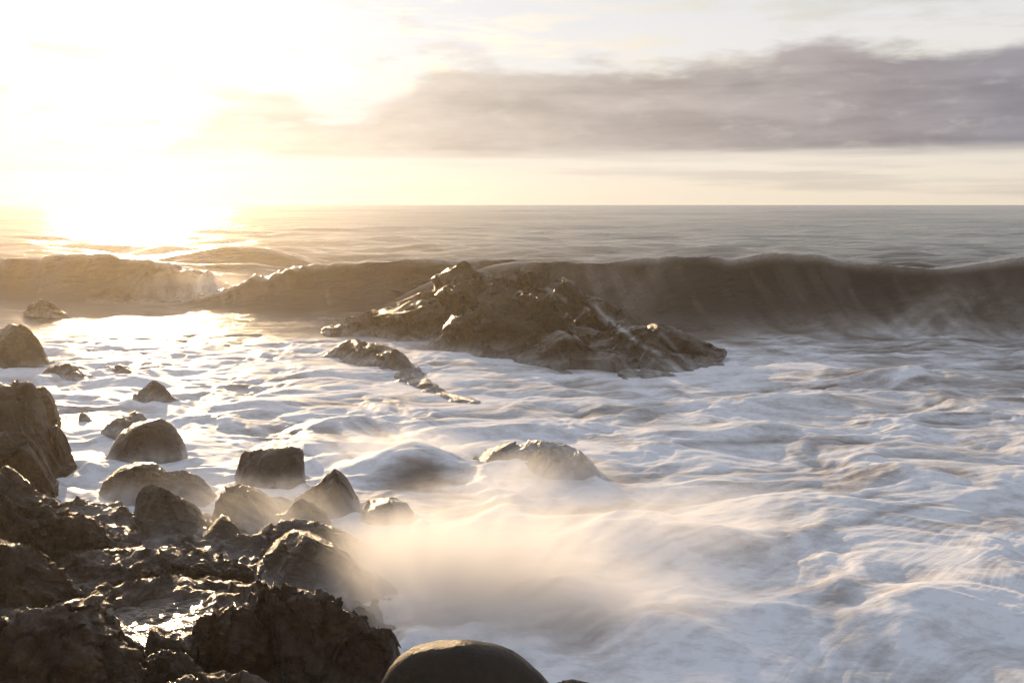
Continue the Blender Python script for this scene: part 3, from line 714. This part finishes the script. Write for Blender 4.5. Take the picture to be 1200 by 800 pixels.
q = np.stack([X.ravel(), Y.ravel(), Zs.ravel()], 1)
d = 0.06 * fbm3(q * 1.6, 3, 61) + 0.04 * fbm3(q * 4, 4, 62, 0.55, True) + 0.5 * facets(q, 0.16, 63) + 0.3 * facets(q, 0.07, 64)
Zs = Zs + d.reshape(X.shape) * (0.4 + 0.6 * (1 - pool)) - 0.14 * pool
q[:, 2] = Zs.ravel()
tag(link_mesh("ground", q, grid_faces(len(ys), len(xs)), M_CRAG, attrs={'wash': waterline_wash(q, 0.0, 0.6, 65)}), kind="structure")

# tide pool
def pool_material():
    m, nt, N, L = new_mat("pool_water")
    out = N('ShaderNodeOutputMaterial'); b = N('ShaderNodeBsdfPrincipled'); L(b.outputs[0], out.inputs[0])
    b.inputs['Base Color'].default_value = (0.05, 0.035, 0.022, 1); b.inputs['Roughness'].default_value = 0.17; b.inputs['IOR'].default_value = 1.33
    geo = N('ShaderNodeNewGeometry'); n1 = N('ShaderNodeTexNoise'); n1.inputs['Scale'].default_value = 7; n1.inputs['Detail'].default_value = 4
    L(geo.outputs['Position'], n1.inputs['Vector'])
    bp = N('ShaderNodeBump'); bp.inputs['Strength'].default_value = 0.6; bp.inputs['Distance'].default_value = 0.08
    L(n1.outputs['Fac'], bp.inputs['Height']); L(bp.outputs[0], b.inputs['Normal'])
    return m
tt, rr_ = np.meshgrid(np.linspace(0, 2 * np.pi, 120, endpoint=False), np.linspace(0.02, 1, 40))
edge_r = 1 + 0.28 * perlin2(np.cos(tt) * 1.6 + 4, np.sin(tt) * 1.6, 73)
X = pc[0] + 0.04 + 0.50 * rr_ * edge_r * np.cos(tt); Y = pc[1] + 0.46 * rr_ * edge_r * np.sin(tt)
Zp = 0.33 + 0.010 * perlin2(X * 5, Y * 6, 71) + 0.004 * perlin2(X * 14, Y * 16, 72)
F = np.vstack([grid_faces(40, 120, 0, True), np.array([[0, i, i + 1, i + 1] for i in range(1, 119)])[:, :4][:0].reshape(0, 4)])
tag(link_mesh("tide_pool_water", np.stack([X, Y, Zp], -1).reshape(-1, 3), F, pool_material()), kind="structure")

# ------------------------------------------------------------------ spray and haze (volumes)
SUN_AZ, SUN_EL = math.atan((165 - 600) / FPX), R(9.6)

def mist_material(name, dens, scale=(2, 2, 2), thr=0.42, detail=5.0, aniso=0.46, jet=None, streaks=7.0):
    m, nt, N, L = new_mat(name)
    out = N('ShaderNodeOutputMaterial'); pv = N('ShaderNodeVolumePrincipled')
    L(pv.outputs[0], out.inputs['Volume'])
    pv.inputs['Color'].default_value = (0.97, 0.96, 0.95, 1); pv.inputs['Anisotropy'].default_value = aniso
    tc = N('ShaderNodeTexCoord')
    ln = N('ShaderNodeVectorMath'); ln.operation = 'LENGTH'; L(tc.outputs['Object'], ln.inputs[0])
    fall = N('ShaderNodeMapRange'); fall.interpolation_type = 'SMOOTHSTEP'
    fall.inputs['From Min'].default_value = 1.0; fall.inputs['From Max'].default_value = 0.15
    L(ln.outputs['Value'], fall.inputs['Value'])
    mp = N('ShaderNodeMapping'); mp.inputs['Scale'].default_value = scale
    L(tc.outputs['Object'], mp.inputs[0])
    n = N('ShaderNodeTexNoise'); n.inputs['Scale'].default_value = 1.0; n.inputs['Detail'].default_value = detail; n.inputs['Roughness'].default_value = 0.6
    if jet is not None:                     # the drops fly outward from one point, so the density is streaked along those lines
        sb = N('ShaderNodeVectorMath'); sb.operation = 'SUBTRACT'; L(tc.outputs['Object'], sb.inputs[0]); sb.inputs[1].default_value = jet
        nm = N('ShaderNodeVectorMath'); nm.operation = 'NORMALIZE'; L(sb.outputs[0], nm.inputs[0])
        m1 = N('ShaderNodeVectorMath'); m1.operation = 'MULTIPLY_ADD'; L(nm.outputs[0], m1.inputs[0]); m1.inputs[1].default_value = (streaks,) * 3
        s2 = N('ShaderNodeVectorMath'); s2.operation = 'SCALE'; s2.inputs['Scale'].default_value = 1.3; L(tc.outputs['Object'], s2.inputs[0])
        L(s2.outputs[0], m1.inputs[2]); L(m1.outputs[0], n.inputs['Vector'])
    else: L(mp.outputs[0], n.inputs['Vector'])
    nr = N('ShaderNodeMapRange'); nr.inputs['From Min'].default_value = thr - 0.12; nr.inputs['From Max'].default_value = thr + 0.18
    nr.inputs['To Min'].default_value = 0.06
    L(n.outputs['Fac'], nr.inputs['Value'])
    mu = N('ShaderNodeMath'); mu.operation = 'MULTIPLY'; L(fall.outputs[0], mu.inputs[0]); L(nr.outputs[0], mu.inputs[1])
    mu2 = N('ShaderNodeMath'); mu2.operation = 'MULTIPLY'; mu2.inputs[1].default_value = dens; L(mu.outputs[0], mu2.inputs[0])
    L(mu2.outputs[0], pv.inputs['Density'])
    m.cycles.volume_step_rate = 1.0
    return m

def ico(sub=3):
    import bmesh
    bm = bmesh.new(); bmesh.ops.create_icosphere(bm, subdivisions=sub, radius=1.0)
    v = np.array([x.co[:] for x in bm.verts]); f = np.array([[l.index for l in p.verts] for p in bm.faces]); bm.free()
    return v, f
ICO_V, ICO_F = ico()
def mist(name, px, py, yy, rad, rot, dens, scale=(2, 2, 2), label=None, **kw):
    o = link_mesh(name, ICO_V, ICO_F, mist_material(name, dens, scale, **kw))
    o.location = at_y(px, py, yy); o.scale = rad; o.rotation_euler = rot
    return tag(o, label, kind="stuff")

mist("spray_burst", 540, 705, 7.2, (1.6, 0.9, 0.9), (0, R(-12), 0), 8.0, label="burst of white spray thrown up behind the smooth round boulder", jet=(-0.25, 0.0, -0.9), streaks=13, thr=0.50)
mist("spray_burst", 470, 670, 7.9, (1.0, 0.6, 0.65), (0, 0, 0), 7.0, label="burst of white spray over the fissured brown rock", jet=(-0.1, 0.0, -1.0), streaks=13, thr=0.50)
mist("spray_plume", 640, 745, 6.9, (1.7, 0.75, 0.6), (0, R(-10), 0), 6.0, label="thin spray low over the water right of the smooth round boulder", jet=(-0.6, 0.0, -0.9), streaks=14, thr=0.48)
mist("spray_plume", 700, 650, 8.4, (2.1, 1.0, 0.6), (0, R(-14), 0), 3.6, label="pale veil of spray drifting right of the burst", jet=(-0.9, 0.0, -0.8), streaks=15, thr=0.50)
mist("spray_plume", 560, 600, 9.6, (1.6, 0.8, 0.5), (0, R(-6), 0), 2.2, label="pale veil of spray drifting over the boulders beyond the burst", jet=(-0.2, 0.0, -1.1), streaks=15, thr=0.50)
mist("spray_veil", 370, 640, 8.8, (1.5, 0.9, 0.65), (0, R(12), 0), 2.4, label="thin golden spray blowing over the boulders", jet=(0.7, 0.0, -0.8), streaks=15, thr=0.48)
mist("spray_veil", 640, 560, 10.4, (1.1, 0.7, 0.36), (0, 0, 0), 2.2, label="film of spray over the drowned brown rock", jet=(-0.4, 0, -1.2), streaks=14)
mist("spray_veil", 470, 530, 11.6, (1.3, 0.6, 0.38), (0, 0, 0), 1.8, label="spray over the water pouring off a ledge", jet=(0.0, 0, 1.4), streaks=16)
mist("spray_veil", 210, 610, 9.6, (1.4, 0.9, 0.6), (0, 0, 0), 0.9, label="thin golden spray over the shadowed boulders by the wedge", jet=(0.9, 0.0, -0.7), streaks=12, thr=0.48)
mist("spray_veil", 170, 545, 11.8, (1.3, 0.7, 0.3), (0, 0, 0), 1.0, label="foam mist at the feet of the rounded boulders", scale=(3, 2, 2))
mist("spray_veil", 250, 340, 31.5, (3.6, 1.6, 0.8), (0, 0, 0), 0.5, label="sunlit spray off the broken shoulder of the breaker", scale=(4, 2, 2))
mist("spray_veil", 880, 388, 24.3, (5.0, 1.4, 0.6), (0, 0, 0), 0.45, label="spray at the foot of the long dark breaker", scale=(4, 2, 1))

def haze_material(dens, aniso):
    m, nt, N, L = new_mat("sea_haze")
    out = N('ShaderNodeOutputMaterial'); pv = N('ShaderNodeVolumePrincipled'); L(pv.outputs[0], out.inputs['Volume'])
    pv.inputs['Color'].default_value = (1.0, 0.86, 0.64, 1); pv.inputs['Density'].default_value = dens; pv.inputs['Anisotropy'].default_value = aniso
    return m
def box(name, lo, hi, mat):
    v = [(a, b, c) for a in (lo[0], hi[0]) for b in (lo[1], hi[1]) for c in (lo[2], hi[2])]
    f = [(0, 1, 3, 2), (4, 6, 7, 5), (0, 4, 5, 1), (2, 3, 7, 6), (0, 2, 6, 4), (1, 5, 7, 3)]
    return link_mesh(name, np.array(v), f, mat, smooth=False)
HAZE = 0.0018
if HAZE: tag(box("haze", (-45, -3, -1.5), (45, 62, 4.2), haze_material(HAZE, 0.8)), "warm salt haze hanging over the surf", kind="stuff")

# ------------------------------------------------------------------ sky and sun
world = bpy.data.worlds.new("World"); scene.world = world; world.use_nodes = True
nt = world.node_tree; nt.nodes.clear(); N, L = nt.nodes.new, nt.links.new
wout = N('ShaderNodeOutputWorld')
def math_n(op, a, b=None, clamp=False):
    n = N('ShaderNodeMath'); n.operation = op; n.use_clamp = clamp
    for k, v in enumerate((a, b)):
        if v is None: continue
        if isinstance(v, (int, float)): n.inputs[k].default_value = v
        else: L(v, n.inputs[k])
    return n.outputs[0]
def maprange(v, a, b, c=0.0, d=1.0, smooth=True):
    n = N('ShaderNodeMapRange'); n.interpolation_type = 'SMOOTHSTEP' if smooth else 'LINEAR'
    n.inputs['From Min'].default_value, n.inputs['From Max'].default_value = a, b
    n.inputs['To Min'].default_value, n.inputs['To Max'].default_value = c, d
    L(v, n.inputs['Value']); return n.outputs[0]
sky = N('ShaderNodeTexSky'); sky.sky_type = 'NISHITA'; sky.sun_disc = False
sky.sun_elevation = SUN_EL; sky.sun_rotation = SUN_AZ; sky.air_density = 1.2; sky.dust_density = 2.0
tc = N('ShaderNodeTexCoord')
sx = N('ShaderNodeSeparateXYZ'); L(tc.outputs['Generated'], sx.inputs[0])
az = math_n('ARCTAN2', sx.outputs[0], sx.outputs[1])          # radians, + to the right
el = math_n('ARCSINE', sx.outputs[2])
cv = N('ShaderNodeCombineXYZ'); L(az, cv.inputs[0]); L(el, cv.inputs[1])
def cloud_noise(sx_, sy_, detail, rough, seed):
    mp = N('ShaderNodeMapping'); mp.inputs['Scale'].default_value = (sx_, sy_, 1); mp.inputs['Location'].default_value = (seed, seed * 0.7, 0)
    L(cv.outputs[0], mp.inputs[0])
    n = N('ShaderNodeTexNoise'); n.inputs['Scale'].default_value = 1; n.inputs['Detail'].default_value = detail; n.inputs['Roughness'].default_value = rough
    L(mp.outputs[0], n.inputs['Vector']); return n.outputs['Fac']
nA = cloud_noise(9, 34, 7, 0.58, 3.1)
nB = cloud_noise(4, 60, 5, 0.55, 8.3)
nC = cloud_noise(22, 60, 6, 0.6, 1.7)
# distance to the sun
sd_ = (math.sin(SUN_AZ) * math.cos(SUN_EL), math.cos(SUN_AZ) * math.cos(SUN_EL), math.sin(SUN_EL))
dt = N('ShaderNodeVectorMath'); dt.operation = 'DOT_PRODUCT'; L(tc.outputs['Generated'], dt.inputs[0]); dt.inputs[1].default_value = sd_
sang = math_n('ARCCOSINE', math_n('MINIMUM', dt.outputs['Value'], 0.99999))
# the grey bank of cloud on the right
top_line = N('ShaderNodeFloatCurve')
c = top_line.mapping.curves[0]
def cx(px): return (math.atan((px - 600) / FPX) + 0.6) / 1.2
pts = [(0, 0.0), (cx(120), 0.05), (cx(230), 0.40), (cx(330), 0.52), (cx(400), 0.46), (cx(470), 0.54), (cx(525), 0.68), (cx(560), 0.68), (cx(620), 0.66), (cx(700), 0.70), (cx(800), 0.72), (cx(880), 0.72), (cx(960), 0.76), (cx(1050), 0.74), (cx(1120), 0.69), (cx(1200), 0.68), (1, 0.66)]
c.points[0].location = pts[0]; c.points[-1].location = pts[-1]
for p in pts[1:-1]: c.points.new(*p)
top_line.mapping.update()
L(maprange(az, -0.6, 0.6, 0, 1, False), top_line.inputs['Value'])
topel = math_n('MULTIPLY', top_line.outputs[0], 0.2)
wob = math_n('MULTIPLY', math_n('SUBTRACT', nA, 0.5), 0.085)
d_top = math_n('SUBTRACT', math_n('ADD', topel, wob), el)
m_top = maprange(d_top, -0.006, 0.022)
d_bot = math_n('SUBTRACT', el, math_n('ADD', 0.045, math_n('MULTIPLY', math_n('SUBTRACT', nB, 0.5), 0.022)))
m_bot = maprange(d_bot, -0.006, 0.014)
bank = math_n('MULTIPLY', m_top, m_bot)
bank = math_n('MULTIPLY', bank, maprange(nC, 0.2, 0.5, 0.72, 1.0))
bank = math_n('MULTIPLY', bank, math_n('MAXIMUM', maprange(az, -0.22, -0.05), maprange(nA, 0.34, 0.50, 0.15, 0.9)))
# thin wisps on the sun side and streaks near the horizon
wisp = math_n('MULTIPLY', maprange(nA, 0.50, 0.66), math_n('MULTIPLY', maprange(el, 0.03, 0.06), maprange(el, 0.22, 0.13)))
wisp = math_n('MULTIPLY', wisp, maprange(az, 0.02, -0.12, 0.0, 0.85))
low = math_n('MULTIPLY', maprange(nB, 0.45, 0.65), math_n('MULTIPLY', maprange(el, 0.002, 0.012), maprange(el, 0.05, 0.03)))
low = math_n('MULTIPLY', low, 0.35)
cloudm = math_n('MAXIMUM', math_n('MAXIMUM', bank, wisp), low)
# high thin veil over the whole sky (bright, sun behind it)
veil_n = cloud_noise(5, 26, 8, 0.62, 5.5)
veil = maprange(veil_n, 0.36, 0.54, 0.62, 1.0)
veil = math_n('MAXIMUM', veil, maprange(el, 0.16, 0.10))
veil = math_n('MULTIPLY', veil, maprange(el, 1.2, 0.15, 0.6, 1.0))
colr = N('ShaderNodeValToRGB')
ramp(colr, [(0.0, (1.05, 0.925, 0.75)), (0.10, (1.05, 0.96, 0.83)), (0.34, (1.0, 0.97, 0.94)), (0.7, (0.84, 0.88, 0.98)), (1.0, (0.72, 0.80, 0.98))])
L(maprange(el, 0.0, 0.42, 0, 1, False), colr.inputs[0])
glow1 = math_n('POWER', 2.718, math_n('MULTIPLY', sang, -1 / 0.12))
glow2 = math_n('POWER', 2.718, math_n('MULTIPLY', sang, -1 / 0.40))
lum = math_n('ADD', math_n('ADD', math_n('MULTIPLY', glow1, 0.5), math_n('MULTIPLY', glow2, 0.12)), maprange(sang, 0.3, 2.0, 0.84, 0.68))
bgS = N('ShaderNodeBackground'); L(sky.outputs[0], bgS.inputs[0]); bgS.inputs[1].default_value = 0.10
bgV = N('ShaderNodeBackground'); L(colr.outputs[0], bgV.inputs[0]); L(lum, bgV.inputs[1])
mixV = N('ShaderNodeMixShader'); L(veil, mixV.inputs[0]); L(bgS.outputs[0], mixV.inputs[1]); L(bgV.outputs[0], mixV.inputs[2])
ccol = N('ShaderNodeValToRGB'); ramp(ccol, [(0.0, (0.96, 0.86, 0.72)), (0.20, (0.78, 0.68, 0.575)), (0.45, (0.56, 0.49, 0.44)), (0.8, (0.36, 0.32, 0.325)), (1.0, (0.29, 0.28, 0.32))])
L(maprange(sang, 0.05, 0.85, 0, 1, False), ccol.inputs[0])
cl_l = maprange(math_n('ADD', math_n('MULTIPLY', nA, 0.6), math_n('MULTIPLY', nB, 0.4)), 0.32, 0.68, 0.84, 1.20)
bgC = N('ShaderNodeBackground'); L(ccol.outputs[0], bgC.inputs[0]); L(cl_l, bgC.inputs[1])
mixC = N('ShaderNodeMixShader'); L(cloudm, mixC.inputs[0]); L(mixV.outputs[0], mixC.inputs[1]); L(bgC.outputs[0], mixC.inputs[2])
L(mixC.outputs[0], wout.inputs[0])
world.cycles.sampling_method = 'MANUAL'; world.cycles.sample_map_resolution = 1024

sun_d = bpy.data.lights.new("sun", 'SUN'); sun_d.energy = 5.0; sun_d.angle = R(0.6); sun_d.color = (1.0, 0.70, 0.39)
sun = bpy.data.objects.new("sun", sun_d); COL.objects.link(sun)
sun.rotation_euler = Vector((-sd_[0], -sd_[1], -sd_[2])).to_track_quat('-Z', 'Y').to_euler()

# ------------------------------------------------------------------ render settings
vs = scene.view_settings
scene.display_settings.display_device = 'sRGB'
vs.view_transform = 'Standard'; vs.look = 'None'; vs.exposure = 0.0; vs.gamma = 1.0; vs.use_curve_mapping = False
cy = scene.cycles
cy.use_denoising = True
cy.max_bounces = 6; cy.diffuse_bounces = 2; cy.glossy_bounces = 2; cy.transmission_bounces = 2; cy.volume_bounces = 3; cy.transparent_max_bounces = 8
cy.volume_max_steps = 160; cy.volume_step_rate = 0.7
cy.sample_clamp_indirect = 6.0
cy.sample_clamp_direct = 0
cy.caustics_reflective = False; cy.caustics_refractive = False
